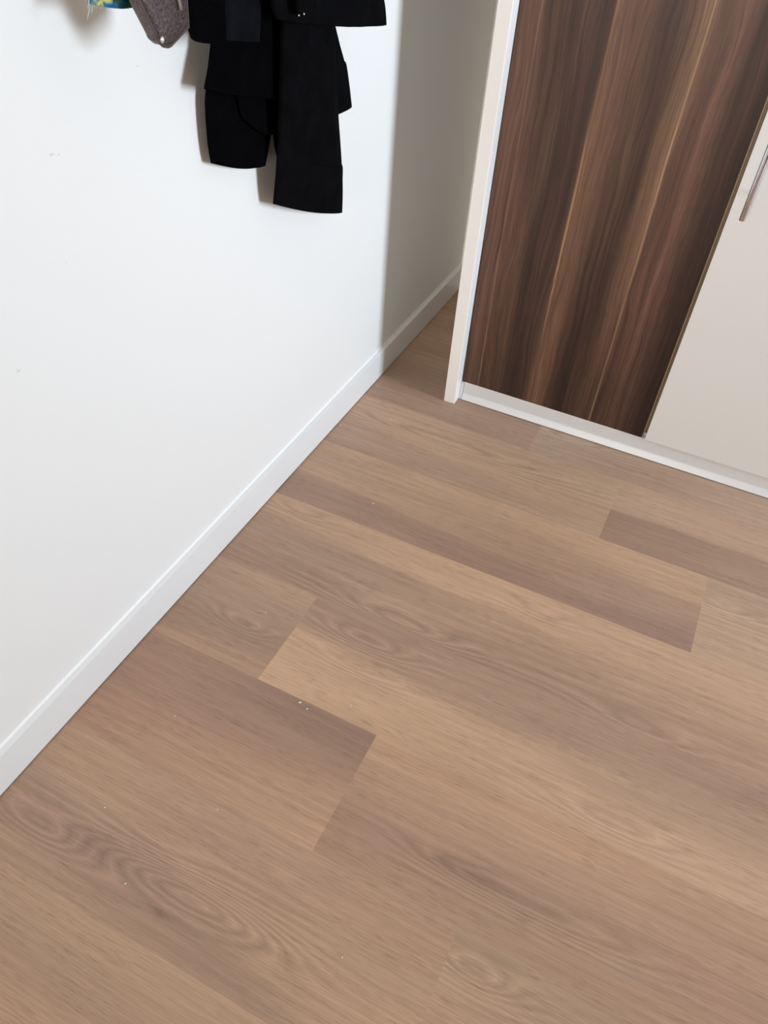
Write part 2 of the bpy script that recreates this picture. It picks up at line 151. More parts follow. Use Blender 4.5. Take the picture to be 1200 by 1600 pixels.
# ------------------------------------------------------------------ materials
# painted wall with a few small scuffs of its own
M_wall = mat('wall_paint', (236, 234, 228), .55, 0, .25)
def wall_nodes(m, spots=True):
    n = NT(m); tc = n.add('ShaderNodeTexCoord').outputs['Object']
    big = n.remap(n.noise(tc, 2.2, 2), .3, .7, .985, 1.0)
    fac = big
    if spots:
        sep = n.add('ShaderNodeSeparateXYZ'); n.link(tc, sep.inputs[0])
        wob = n.noise(tc, 500, 2)
        for (y, z), r in SC:
            dy = n.math('MULTIPLY', n.math('SUBTRACT', sep.outputs[1], y), .45)
            dz = n.math('SUBTRACT', sep.outputs[2], z)
            d = n.math('SQRT', n.math('ADD', n.math('MULTIPLY', dy, dy), n.math('MULTIPLY', dz, dz)))
            d = n.math('ADD', d, n.math('MULTIPLY', n.math('SUBTRACT', wob, .5), r))
            fac = n.math('MULTIPLY', fac, n.remap(d, r * .2, r * .9, .82, 1.0))
    mx = n.add('ShaderNodeMix', data_type='RGBA', blend_type='MULTIPLY'); mx.inputs[0].default_value = 1
    mx.inputs[6].default_value = n.b.inputs['Base Color'].default_value
    cmb = n.add('ShaderNodeCombineColor')
    for i in range(3): n.link(fac, cmb.inputs[i])
    n.link(cmb.outputs[0], mx.inputs[7]); n.link(mx.outputs[2], n.b.inputs['Base Color'])
    n.bump(n.noise(tc, 260, 3), .05, .0006)
wall_nodes(M_wall)
M_wall2 = mat('wall_paint_plain', (236, 234, 228), .6, 0, .25); wall_nodes(M_wall2, False)
M_wall3 = mat('beige_wall_paint', (170, 163, 154), .7); wall_nodes(M_wall3, False)
M_ceil = mat('ceiling_paint', (240, 240, 238), .8)
M_skirt = mat('skirting_lacquer', (232, 231, 227), .35, 0, .4)
n = NT(M_skirt); n.bump(n.noise(n.add('ShaderNodeTexCoord').outputs['Object'], 60, 2), .03, .001)
M_caulk = mat('acrylic_caulk', (246, 246, 244), .5)
M_lam = mat('cream_laminate', (234, 231, 226), .38, 0, .4)
n = NT(M_lam); tc = n.add('ShaderNodeTexCoord').outputs['Object']
n.bump(n.noise(tc, 420, 2), .04, .0004)
M_lam2 = mat('cream_laminate_door', (218, 216, 213), .34, 0, .45)
n = NT(M_lam2); n.bump(n.noise(n.add('ShaderNodeTexCoord').outputs['Object'], 380, 2), .04, .0004)
M_rail = mat('white_plinth_foil', (212, 211, 210), .34, 0, .45)
n = NT(M_rail); n.bump(n.noise(n.add('ShaderNodeTexCoord').outputs['Object'], 300, 2), .04, .0004)
M_edge = mat('tan_edge_banding', (178, 146, 106), .5)
n = NT(M_edge); tc = n.vmath('MULTIPLY', n.add('ShaderNodeTexCoord').outputs['Object'], (900., 900., 14.))
cr = n.add('ShaderNodeValToRGB'); cr.color_ramp.elements[0].color = (*lin((88, 72, 52)), 1); cr.color_ramp.elements[1].color = (*lin((126, 103, 74)), 1)
n.link(n.noise(tc, 1, 2), cr.inputs[0]); n.link(cr.outputs[0], n.b.inputs['Base Color'])
M_dark = mat('dark_gap', (20, 17, 15), .9)
M_chrome = mat('brushed_chrome', (215, 217, 222), .09, 1.0)
M_glass = bpy.data.materials.new('window_glass'); M_glass.use_nodes = True
nt = M_glass.node_tree; nt.nodes.clear()
_o = nt.nodes.new('ShaderNodeOutputMaterial'); _m = nt.nodes.new('ShaderNodeMixShader'); _t = nt.nodes.new('ShaderNodeBsdfTransparent'); _g = nt.nodes.new('ShaderNodeBsdfGlossy')
_g.inputs['Roughness'].default_value = .02; _m.inputs[0].default_value = .06
nt.links.new(_t.outputs[0], _m.inputs[1]); nt.links.new(_g.outputs[0], _m.inputs[2]); nt.links.new(_m.outputs[0], _o.inputs[0])

def fabric(name, col, fine=900, sheen=0.0):
    m = mat(name, col, .95, 0, .03); n = NT(m)
    tc = n.add('ShaderNodeTexCoord').outputs['Object']
    v = n.noise(tc, fine, 2); v2 = n.noise(tc, 35, 3)
    f = n.math('MULTIPLY', n.remap(v, .3, .7, .6, 1.4), n.remap(v2, .3, .7, .7, 1.3))
    cmb = n.add('ShaderNodeCombineColor'); c = lin(col)
    for i in range(3): n.link(n.math('MULTIPLY', f, float(c[i])), cmb.inputs[i])
    n.link(cmb.outputs[0], n.b.inputs['Base Color'])
    n.bump(v, .25, .0008)
    n.b.inputs['Sheen Weight'].default_value = sheen
    return m
M_black = fabric('black_jersey', (9, 9, 11))
M_black2 = fabric('black_wool', (4, 4, 5))
M_black3 = fabric('black_cotton_panel', (15, 16, 19))
M_navy = fabric('navy_cotton', (14, 20, 42))
M_leather = mat('metallic_brown_leather', (112, 94, 92), .42, .35, .5)
n = NT(M_leather); tc = n.add('ShaderNodeTexCoord').outputs['Object']
v = n.noise(tc, 330, 4, .7)
cr = n.add('ShaderNodeValToRGB'); e = cr.color_ramp.elements; e[0].position = .35; e[0].color = (*lin((44, 34, 35)), 1); e[1].position = .72; e[1].color = (*lin((108, 92, 90)), 1)
n.link(v, cr.inputs[0]); n.link(cr.outputs[0], n.b.inputs['Base Color']); n.bump(v, .5, .001)
M_piping = mat('brown_piping', (74, 60, 58), .5)
M_stud = mat('silver_stud', (230, 222, 220), .3, .9)
M_scarf = mat('printed_scarf', (90, 130, 120), .85, 0, .1)
n = NT(M_scarf); tc = n.add('ShaderNodeTexCoord').outputs['Object']
vec = n.vmath('ADD', n.vmath('MULTIPLY', tc, (1., 42., 55.)), (0.3, .0, .0))
v = n.noise(vec, 1, 2, .6); cr = n.add('ShaderNodeValToRGB'); cr.color_ramp.interpolation = 'EASE'
e = cr.color_ramp.elements; e[0].position = .30; e[0].color = (*lin((190, 190, 185)), 1); e[1].position = .72; e[1].color = (*lin((150, 80, 120)), 1)
for p, c in ((.40, (140, 160, 80)), (.47, (60, 122, 130)), (.55, (24, 96, 140)), (.62, (190, 186, 100))):
    k = e.new(p); k.color = (*lin(c), 1)
n.link(v, cr.inputs[0]); n.link(cr.outputs[0], n.b.inputs['Base Color'])
M_fringe = mat('grey_fringe_yarn', (176, 178, 172), .9)
M_crumb = mat('pale_crumb', (232, 222, 205), .7)
M_frame = mat('white_window_frame', (238, 238, 236), .35)

# oak floor: tone, ring phase and a per-plank offset come from the mesh; the fine grain is noise
def wood_material(name, along, gain, fine, rings=True, rough=.42, spec=.35, pore=.3):
    m = mat(name, (160, 135, 110), rough, 0, spec); n = NT(m)
    at = n.add('ShaderNodeAttribute', attribute_name='tone'); ph = n.add('ShaderNodeAttribute', attribute_name='phase')
    am = n.add('ShaderNodeAttribute', attribute_name='ring'); sd = n.add('ShaderNodeAttribute', attribute_name='seed')
    ob = n.add('ShaderNodeTexCoord').outputs['Object']
    p = n.vmath('ADD', ob, sd.outputs['Vector'])
    if not rings:   # wavy figure of the walnut veneer
        wv = n.noise(n.vmath('MULTIPLY', ob, (9., 0., 2.2)), 1, 3, .5)
        cm = n.add('ShaderNodeCombineXYZ'); n.link(n.math('MULTIPLY', n.math('SUBTRACT', wv, .5), .055), cm.inputs[0])
        p = n.vmath('ADD', p, cm.outputs[0])
    def st(a, b):   # stretched coordinates: a along the grain, b across it
        return n.vmath('MULTIPLY', p, tuple(float(a if i == along else b) for i in range(3)))
    wob = n.noise(st(3.5, 22), 1, 2)
    f1 = n.remap(n.noise(st(12, 460), 1, 4, .7), .34, .66, 1 - fine, 1 + fine)
    f2 = n.remap(n.noise(st(4, 95), 1, 3, .6), .34, .66, 1 - fine * .6, 1 + fine * .6)
    f3 = n.remap(n.noise(st(2.2, 14), 1, 3, .55), .3, .7, .955, 1.045)
    po = n.remap(n.noise(st(34, 880), 1, 2, .5), .55, .66, 0.0, 1.0)
    pm = n.remap(n.noise(st(7, 34), 1, 2, .5), .40, .60, 0.2, 1.0)
    pores = n.math('SUBTRACT', 1.0, n.math('MULTIPLY', n.math('MULTIPLY', po, pm), pore))
    po2 = n.remap(n.noise(st(46, 620), 1, 2, .5), .62, .72, 0.0, 1.0)
    lp = n.math('ADD', 1.0, n.math('MULTIPLY', n.math('MULTIPLY', po2, n.remap(n.noise(st(5, 30), 1, 1), .45, .65, 0, 1)), .12))
    fac = n.math('MULTIPLY', n.math('MULTIPLY', n.math('MULTIPLY', f1, f2), n.math('MULTIPLY', f3, pores)), lp)
    if not rings:
        g1 = n.remap(n.noise(st(1.3, 46), 1, 4, .65), .32, .68, .70, 1.30)
        g2 = n.remap(n.noise(st(2.0, 170), 1, 4, .7), .34, .66, .70, 1.30)
        g3 = n.remap(n.noise(st(5, 900), 1, 1, .5), .62, .70, 0, 1)
        fac = n.math('MULTIPLY', fac, n.math('MULTIPLY', n.math('MULTIPLY', g1, g2), n.math('ADD', 1.0, n.math('MULTIPLY', g3, .14))))
    if rings:
        arg = n.math('ADD', ph.outputs['Fac'], n.math('MULTIPLY', wob, 5.0))
        arg = n.math('ADD', arg, n.math('MULTIPLY', n.noise(st(25, 90), 1, 2), 1.6))
        s = n.math('SINE', arg)
        s3 = n.math('MULTIPLY', n.math('MULTIPLY', s, n.math('ABSOLUTE', s)), am.outputs['Fac'])
        fac = n.math('MULTIPLY', fac, n.math('ADD', 1.0, n.math('MULTIPLY', s3, .10)))
    fac = n.math('MULTIPLY', fac, gain)
    cmb = n.add('ShaderNodeCombineColor')
    for i in range(3): n.link(fac, cmb.inputs[i])
    mx = n.add('ShaderNodeMix', data_type='RGBA', blend_type='MULTIPLY'); mx.inputs[0].default_value = 1
    n.link(at.outputs['Color'], mx.inputs[6]); n.link(cmb.outputs[0], mx.inputs[7]); n.link(mx.outputs[2], n.b.inputs['Base Color'])
    n.bump(n.math('MULTIPLY', pores, f1), .12, .0006)
    return m
M_floor = wood_material('oak_vinyl_plank', 0, 1.36, .10)
M_walnut = wood_material('walnut_foil', 2, 0.93, .12, rings=False, rough=.44, spec=.25, pore=.25)

def set_attrs(me, tone, phase, ring, seed):
    a = me.attributes.new('tone', 'FLOAT_COLOR', 'POINT'); c = np.ones((len(tone), 4), np.float32); c[:, :3] = tone; a.data.foreach_set('color', c.ravel())
    for nm, v in (('phase', phase), ('ring', ring)):
        a = me.attributes.new(nm, 'FLOAT', 'POINT'); a.data.foreach_set('value', np.asarray(v, np.float32))
    a = me.attributes.new('seed', 'FLOAT_VECTOR', 'POINT'); a.data.foreach_set('vector', np.asarray(seed, np.float32).ravel())

# ------------------------------------------------------------------ floor: staggered planks running across the room
PW = 0.2; Y0 = -0.6997; L = 1.064
def row_of(y): return math.floor((Y0 - y) / PW)          # row 0 lies just in front of seam 0
def joint_of(r): return (0.2131 + .2172 * r) if r >= 0 else {-1: 1.062, -2: .847, -3: .6317, -4: .4169}.get(r, .4169 + .215 * (r + 4))
def plank_of(x, y):
    r = row_of(y); return r, math.floor((x - joint_of(r)) / L)
anch = {}
FT = [(x, y, *(np.array([160., 131., 109.]) * (1 + .88 * ((r + g + b) / 402. - 1)) * (1 + .6 * (np.array([r, g, b]) / np.array([158., 133., 111.]) / ((r + g + b) / 402.) - 1)))) for x, y, r, g, b in FT]
for t in FT: anch.setdefault(plank_of(t[0], t[1]), []).append(t)
X0, X1, YB, YF = -0.009, 3.6, 0.53, -4.4
V = []; F = []; TONE = []; PH = []; RG = []; SEED = []
base_all = lin((160, 131, 109))
rng = np.random.default_rng(11)
for r in range(row_of(YB) , row_of(YF) + 1):
    ya = min(YB, Y0 - r * PW); yb = max(YF, Y0 - (r + 1) * PW)
    if ya - yb < 1e-4: continue
    j0 = joint_of(r)
    for q in range(math.floor((X0 - j0) / L), math.floor((X1 - j0) / L) + 1):
        xa = max(X0, j0 + q * L); xb = min(X1, j0 + (q + 1) * L)
        if xb - xa < 1e-4: continue
        near = xa < 1.5 and yb > -1.75
        nx = max(2, int((xb - xa) / (.012 if near else .06)) + 1); ny = max(2, int((ya - yb) / (.005 if near else .02)) + 1)
        gx, gy = np.meshgrid(np.linspace(xa, xb, nx), np.linspace(ya, yb, ny))
        gx = gx.ravel(); gy = gy.ravel(); i0 = len(V)
        V.extend(zip(gx, gy, np.zeros_like(gx)))
        for b in range(ny - 1):
            for a in range(nx - 1):
                k = i0 + b * nx + a; F.append((k, k + nx, k + nx + 1, k + 1))
        ts = anch.get((r, q), [])
        prof = rng.uniform(.86, 1.1, 6); vv = (ya - gy) / PW
        pf = np.interp(vv, np.linspace(0, 1, 6), prof)[:, None] * base_all[None, :]
        num = pf * .02; den = np.full((len(gx), 1), .02)
        if not ts: pass
        wn = np.array([mnoise.noise(Vector((x * 3.2, y * 26 + r * 7, q * 3.1))) + .5 * mnoise.noise(Vector((x * 7 + 5, y * 75 + r * 7, q * 3.1))) for x, y in zip(gx, gy)]) if ts else 0
        hx = gx + wn * .05; hy = gy + wn * .017
        for t in ts:
            wgt = np.exp(-(((hx - t[0]) / .13) ** 2 + ((hy - t[1]) / .026) ** 2))[:, None] + .004 * np.exp(-(((hx - t[0]) / .5) ** 2 + ((hy - t[1]) / .06) ** 2))[:, None]
            num = num + wgt * lin(t[2:5])[None, :] * 1.0; den = den + wgt
            if den is not None: pass
        if ts:
            num = num - pf * .0196; den = den - .0196
        tone = num / den
        for x, y, lx, ly, m0, m1, m2 in FP:
            if plank_of(x, y) == (r, q):
                g = np.exp(-((gx - x) / lx) ** 2 - ((gy - y) / ly) ** 2)[:, None]
                tone = tone * (1 + g * (np.array([m0, m1, m2])[None, :] - 1))
        phv = gy * 420.0; rgv = np.full(len(gx), .16 + .12 * rng.random())
        for x, y, lx, ly, A, s in FB:
            if plank_of(x, y)[0] == r or True:
                same = plank_of(x, y) == (r, q)
                g = np.exp(-((gx - x) / lx) ** 2 - ((gy - y) / ly) ** 2)
                if same:
                    phv = phv + g * A * 2.2
                    rgv = rgv + s * 1.5 * np.exp(-((gx - x) / (lx * 1.5)) ** 2 - ((gy - y) / (ly * 1.6)) ** 2)
        rgv = np.minimum(rgv, 1.25)
        TONE.append(tone); PH.append(phv); RG.append(rgv)
        SEED.append(np.tile(rng.uniform(-9, 9, 3)[None, :] * np.array([1, 1, 0]), (len(gx), 1)))
floor = mesh_obj('floor', V, F, M_floor)
fix = floor.data
set_attrs(fix, np.vstack(TONE), np.concatenate(PH), np.concatenate(RG), np.vstack(SEED)); structure(floor)
if fix.polygons[0].normal.z < 0:
    fix.flip_normals()

# ------------------------------------------------------------------ walls, ceiling, windows, baseboards
XW = -0.009
structure(bm_obj('wall_left', box_bm(XW - .1, XW, -4.5, .63, -.02, 2.5), M_wall))
structure(bm_obj('wall_back', box_bm(XW, 3.7, .53, .63, -.02, 2.5), M_wall2))
def wall_with_hole(name, axis, a0, a1, h0, h1, z0, z1, p0, p1):
    """wall slab p0..p1 thick, spanning a0..a1, with an opening h0..h1 by z0..z1"""
    bm = bmesh.new()
    for (s, e, b, t) in ((a0, h0, -.02, 2.5), (h1, a1, -.02, 2.5), (h0, h1, -.02, z0), (h0, h1, z1, 2.5)):
        if axis == 'y': box_bm(p0, p1, s, e, b, t, bm=bm)
        else: box_bm(s, e, p0, p1, b, t, bm=bm)
    return structure(bm_obj(name, bm, M_wall3))
wall_with_hole('wall_right', 'y', -4.5, .53, -.68, -.02, .45, 1.59, 3.6, 3.7)
wall_with_hole('wall_front', 'x', XW, 3.6, 0.5 - .4, 0.5 + .4, .5, 1.9, -4.5, -4.4)
structure(bm_obj('ceiling', box_bm(XW - .1, 3.7, -4.5, .63, 2.5, 2.6), M_ceil))
def window(name, axis, h0, h1, z0, z1, p):
    bm = bmesh.new(); t = .02
    for (s, e, b, u) in ((h0, h0 + t, z0, z1), (h1 - t, h1, z0, z1), (h0 + t, h1 - t, z0, z0 + t), (h0 + t, h1 - t, z1 - t, z1)):
        if axis == 'y': box_bm(p - .03, p + .03, s, e, b, u, .004, 1, bm)
        else: box_bm(s, e, p - .03, p + .03, b, u, .004, 1, bm)
    fr = structure(bm_obj(name, bm, M_frame))
    g = box_bm(p - .003, p + .003, h0 + t, h1 - t, z0 + t, z1 - t) if axis == 'y' else box_bm(h0 + t, h1 - t, p - .003, p + .003, z0 + t, z1 - t)
    bm_obj('window_pane', g, M_glass, fr)
window('window_1', 'y', -.68, -.02, .45, 1.59, 3.645)
window('fill_window', 'x', 0.5 - .4, 0.5 + .4, .5, 1.9, -4.45)  # added window, put in to carry the rear fill lamp

H = .0695
prof = [(XW, .0024), (0, .0024), (0, H), (-.0076, H + .0036), (XW, H + .0040)]
V, F = extrude_profile(prof, 'y', -4.4, .53)
structure(mesh_obj('baseboard_left', V, F, M_skirt))
V, F = extrude_profile([(XW, H + .0040), (-.0074, H + .0037), (-.0080, H + .0062), (XW, H + .0086)], 'y', -4.4, .53)
structure(mesh_obj('trim_1', V, F, M_caulk))
V, F = extrude_profile([(.53, .0012), (.522, .0012), (.522, H), (.5285, H + .0036), (.53, H + .0040)], 'x', 0, .177)
structure(mesh_obj('baseboard_back', V, F, M_skirt))

# ------------------------------------------------------------------ wardrobe
PX0, PX1, PY = 0.1774, 0.2047, -0.0242
WR = 1.93; WH = 2.15
w_ = thing('wardrobe', (1.05, .26, 0), 'tall cream wardrobe with walnut and cream doors standing on the oak floor', 'wardrobe')
def wp(o): return reparent(o, w_)
wp(bm_obj('side_panel', box_bm(PX0, PX1, PY, .525, 0.0, WH, .0012, 2), M_lam))
wp(bm_obj('side_panel', box_bm(WR, WR + .027, PY, .525, 0.0, WH, .0012, 2), M_lam))
wp(bm_obj('top_panel', box_bm(PX1, WR, PY + .02, .525, WH - .03, WH, .001, 1), M_lam))
wp(bm_obj('back_panel', box_bm(PX1, WR, .517, .525, .03, WH - .03), M_lam))
wp(bm_obj('bottom_panel', box_bm(PX1, WR, .034, .515, .0485, .066), M_lam))
prof = [(.0335, .0015), (.0006, .0015), (.0, .003), (.0062, .0150), (.0078, .0172), (.0080, .0200), (.0080, .0455), (.0092, .0468), (.0335, .0468)]
V, F = extrude_profile(prof, 'x', .2125, WR)
wp(mesh_obj('plinth', V, F, M_rail))
wp(bm_obj('plinth_filler', box_bm(PX1, .2116, .0015, .0335, .0010, .0466, .0008, 1), M_rail))

# walnut door: tone grid from stripes that run down the board
DX0, DX1, DZ0, DZ1 = .2066, .6372, .0478, 2.10
knots = [.2047 + .0019, .2445, .3695, .5165, .6372]
def door_tone(x, z):
    s = np.interp(x, knots, [0, 1, 2, 3, 4])
    zs = [r[0] for r in DR][::-1]; prs = [r[1] for r in DR][::-1]
    zz = np.where(z > zs[-1], zs[-1] - np.abs(((z - zs[-1]) % (2 * (zs[-1] - zs[0]))) - (zs[-1] - zs[0])) + (zs[-1] - zs[0]), z)
    zz = np.clip(np.where(z > zs[-1], zs[-1] - np.abs((z - zs[-1]) % 1.4 - .0) * .5, z), zs[0], zs[-1])
    cols = []
    for pr in prs:
        a = np.array([v for v in pr if v[0] not in (1.0, 2.0, 3.0)]); cols.append(np.stack([np.interp(s, a[:, 0], lin(a[:, k])) for k in (1, 2, 3)], 1))
    cols = np.stack(cols, 0); gr = cols.mean(2, keepdims=True) * np.array([1.52, .86, .62]); cols = cols * .6 + gr * .4                         # rows, n, 3
    f = np.interp(zz, zs, np.arange(len(zs))); i = np.clip(np.floor(f).astype(int), 0, len(zs) - 2); t = (f - i)[:, None]
    k = np.arange(len(x)); return cols[i, k] * (1 - t) + cols[i + 1, k] * t
xs = np.unique(np.round(np.concatenate([np.arange(DX0, DX1, .0018), [DX1], np.array(knots)[1:4], np.concatenate([np.arange(k - .006, k + .006, .0006) for k in knots[1:4]])]), 5))
zs_ = np.concatenate([np.arange(DZ0, 1.1, .012), np.arange(1.1, DZ1, .05), [DZ1]])
gx, gz = np.meshgrid(xs, zs_); wob = np.array([mnoise.noise(Vector((x * 22, 0, z * 2.6))) for x, z in zip(gx.ravel(), gz.ravel())])
wob2 = np.array([mnoise.noise(Vector((x * 60 + 9, 3, z * 5))) for x, z in zip(gx.ravel(), gz.ravel())])
mask = np.minimum.reduce([np.abs(gx.ravel() - k) for k in knots]); mask = np.clip(mask / .015, 0, 1)
tone = door_tone(gx.ravel() + mask * (.0075 * wob + .003 * wob2), gz.ravel())
lc = {1: (138, 106, 84), 2: (160, 124, 92), 3: (160, 130, 98)}; lw = {1: .0016, 2: .0022, 3: .0016}
for k_ in (1, 2, 3):
    zz_ = gz.ravel(); drift = np.array([.0016 * mnoise.noise(Vector((k_ * 5., z * 4, 0))) for z in zz_])
    st_ = np.array([.62 + .5 * mnoise.noise(Vector((k_ * 3., z * 3.2, 4))) for z in zz_]).clip(.2, .95)
    if k_ == 2: st_ = st_ * np.clip((zz_ - .10) / .25, .25, 1)
    if k_ == 1: st_ = st_ * .7
    g_ = (np.exp(-((gx.ravel() - knots[k_] - drift) / lw[k_]) ** 2) * st_)[:, None]
    tone = tone * (1 - g_) + lin(lc[k_])[None, :] * g_
nx, nz = len(xs), len(zs_); YD = .009; TD = .019
V = list(zip(gx.ravel(), np.full(nx * nz, YD), gz.ravel())); F = []
for b in range(nz - 1):
    for a in range(nx - 1):
        k = b * nx + a; F.append((k, k + 1, k + nx + 1, k + nx))
o_ = len(V); V += [(DX0, YD + TD, DZ0), (DX1, YD + TD, DZ0), (DX1, YD + TD, DZ1), (DX0, YD + TD, DZ1)]
c = [0, nx - 1, nx * nz - 1, nx * (nz - 1)]
F += [tuple(range(0, nx))[::-1] + (o_, o_ + 1), tuple(nx * (nz - 1) + i for i in range(nx)) + (o_ + 2, o_ + 3)]
F += [tuple(i * nx for i in range(nz)) + (o_ + 3, o_), tuple(i * nx + nx - 1 for i in range(nz))[::-1] + (o_ + 1, o_ + 2)]
F += [(o_, o_ + 3, o_ + 2, o_ + 1)]
dw = mesh_obj('door', V, F, M_walnut); wp(dw)
dw['label'] = 'door with dark walnut wood grain'
tone = np.vstack([tone, np.tile(lin((80, 55, 45)), (4, 1))]); nn = len(V)
set_attrs(dw.data, tone, np.zeros(nn), np.zeros(nn), np.zeros((nn, 3)))

# divider seen through the slot between the doors
wp(bm_obj('divider_panel', box_bm(.6310, .6500, .0300, .515, .067, WH - .03), M_lam))
eb = wp(bm_obj('edge_strip', box_bm(.6378, .6448, .0180, .0296, .062, 2.10, .0005, 1), M_edge)); eb['label'] = 'tan wood edging in the slot between the doors'
eb2 = wp(bm_obj('edge_lip', box_bm(.63765, .6402, .0150, .0178, .0485, 2.10, .0004, 1), mat('pale_edge_lip', (160, 136, 106), .45)))
wp(bm_obj('slot_cap', box_bm(.6405, .6449, .0180, .0290, .0475, .0560, .0004, 1), mat('grey_foil', (196, 188, 178), .5)))
def cream_door(x0, x1):
    d = wp(bm_obj('door', box_bm(x0, x1, .0030, .0215, .0480, 2.10, .0010, 2), M_lam2)); d['label'] = 'plain cream door'; return d
d1 = cream_door(.6455, 1.076); d2 = cream_door(1.079, 1.5)
def handle(x, zb, zt, door, y=-.031):
    bm = tube_bm([(x, y, zb), (x, y, zb + .0008), (x, y, zt - .0008), (x, y, zt)], .0052, 28, taper=[.86, 1, 1, .86])
    h = bm_obj('handle', bm, M_chrome, None, False)
    for p in h.data.polygons: p.use_smooth = len(p.vertices) == 4
    h.parent = door; h.matrix_parent_inverse = Matrix.Identity(4)
    h.matrix_parent_inverse = (Matrix.Translation(w_.location) @ door.matrix_parent_inverse).inverted()
    for z in (zb + .036, zt - .036):
        bm2 = tube_bm([(x, .0028, z), (x, y + .004, z)], .0042, 16)
        s = bm_obj('handle_post', bm2, M_chrome); s.parent = door; s.matrix_parent_inverse = h.matrix_parent_inverse.copy()
        for p in s.data.polygons: p.use_smooth = len(p.vertices) == 4
handle(.6695, .5605, .7805, d1)

# third and fourth doors further along, outside the picture
cream_door(1.503, WR - .003)

# ------------------------------------------------------------------ hanging clothes
def cr_interp(rings, n):
    A = np.array(rings, float); m = len(A); out = []
    for s in np.linspace(0, m - 1, n):
        i = min(int(s), m - 2); t = s - i
        p0, p1, p2, p3 = A[max(i - 1, 0)], A[i], A[i + 1], A[min(i + 2, m - 1)]
        c = .5 * ((2 * p1) + (-p0 + p2) * t + (2 * p0 - 5 * p1 + 4 * p2 - p3) * t * t + (-p0 + 3 * p1 - 3 * p2 + p3) * t ** 3)
        lo = np.minimum(p1, p2); hi = np.maximum(p1, p2); pad = (hi - lo) * .25 + 1e-5
        out.append(np.clip(c, lo - pad, hi + pad))
    return out
def loft(name, rings, m, fold=.25, freq=3.0, seed=0.0, seg=64, n=46, hollow=True, square=2.6):
    """hanging cloth tube: each ring = left edge point, right edge point, half depth, sag of the hem"""
    R = cr_interp(rings, n); V = []; F = []
    def ringpts(q, shrink=1.0, lift=0.0):
        Lp, Rp, d, sag = q[0:3], q[3:6], q[6], q[7]; c = (Lp + Rp) / 2; h = (Rp - Lp) / 2; P = []
        for k in range(seg):
            a = k * math.tau / seg; ca, sa = math.cos(a), math.sin(a)
            ex = 2 / square
            cx = math.copysign(abs(ca) ** ex, ca); sx = math.copysign(abs(sa) ** ex, sa)
            f = 1 + fold * (mnoise.noise(Vector((cx * freq + seed, c[2] * 5 + seed, .3 * sa))) + .4 * mnoise.noise(Vector((cx * freq * 2.3 + seed, c[2] * 9, sa)))) 
            p = c + h * cx * shrink + np.array([d * sx * f * (shrink if shrink < 1 else 1), 0, 0])
            p[2] += -sag * (1 - cx * cx) + lift
            P.append(p)
        return P
    for q in R: V += ringpts(q)
    m_ = len(R)
    for i in range(m_ - 1):
        for k in range(seg):
            a = i * seg + k; b = i * seg + (k + 1) % seg; F.append((a, b, b + seg, a + seg))
    F.append(tuple(range(seg))[::-1])
    last = (m_ - 1) * seg
    if hollow:      # turned-in hem, then the inside of the opening
        i1 = len(V); V += ringpts(R[-1], .90, -.0004); i2 = len(V); V += ringpts(R[-1], .84, .012)
        for (A, B) in ((last, i1), (i1, i2)):
            for k in range(seg): F.append((A + k, A + (k + 1) % seg, B + (k + 1) % seg, B + k))
        F.append(tuple(range(i2, i2 + seg)))
    else: F.append(tuple(range(last, last + seg)))
    return mesh_obj(name, V, F, m, None, True)
def hang(root, parts):
    for o in parts: reparent(o, root)

t = thing('jacket', (.044, -.70, .84), 'black jacket hanging at the left of the black clothes, in front beside the brown bag', 'jacket')
pn = loft('front_panel', G['jacket_panel'], M_black3, .10, 2, 3.3, hollow=True, square=4.0); pn['label'] = 'slightly lighter charcoal front panel'
hang(t, [loft('jacket_body', G['jacket_body'], M_black2, .25, 2.5, 1.1), pn])
t = thing('hoodie', (.075, -.50, .86), 'black top hanging furthest right on the wall, its broad straight hem highest of all', 'top')
tg = loft('zip_cord', G['toggle'], M_black, .15, 2, 8.0, seg=24, n=20)
bmg = bmesh.new()
for gp in GL: bmesh.ops.create_uvsphere(bmg, u_segments=12, v_segments=8, radius=.0011, matrix=Matrix.Translation(gp))
gl = bm_obj('cord_bead', bmg, M_stud, None, True)
hang(t, [loft('hoodie_body', G['hoodie_body'], M_black, .3, 4, 2.2, seg=96), tg, gl])
t = thing('cardigan', (.03, -.42, .56), 'black cardigan whose long cuffed sleeve hangs lowest of all the clothes', 'cardigan')
hang(t, [loft('sleeve', G['front_sleeve'], M_black, .28, 3, 5.1, hollow=False), loft('cuff', G['front_cuff'], M_black, .12, 2, 5.6, n=24),
         loft('sleeve', G['back_sleeve'], M_black, .2, 3, 6.1, hollow=False), loft('cuff', G['back_cuff'], M_black, .12, 2, 6.6, n=20)])
t = thing('sweater', (.02, -.6, .70), 'black sweater in the middle, slanting hem and a wide sleeve end hanging below it', 'sweater')
hang(t, [loft('sweater_body', G['sweater_body'], M_black2, .25, 3, 7.1, seg=96), loft('sleeve', G['lower_sleeve'], M_black2, .18, 2, 9.1)])
ul = loft('shirt', G['under_layer'], M_black2, .2, 3, 10.2)
tag(ul, 'thin black shirt whose curved tail shows behind the long cuffed sleeve', 'shirt')
nv = loft('hanging_garment', G['navy'], M_navy, .1, 2, 12.0, seg=32, n=24)
tag(nv, 'narrow sliver of navy cloth just left of the lowest black cuff', 'clothing')

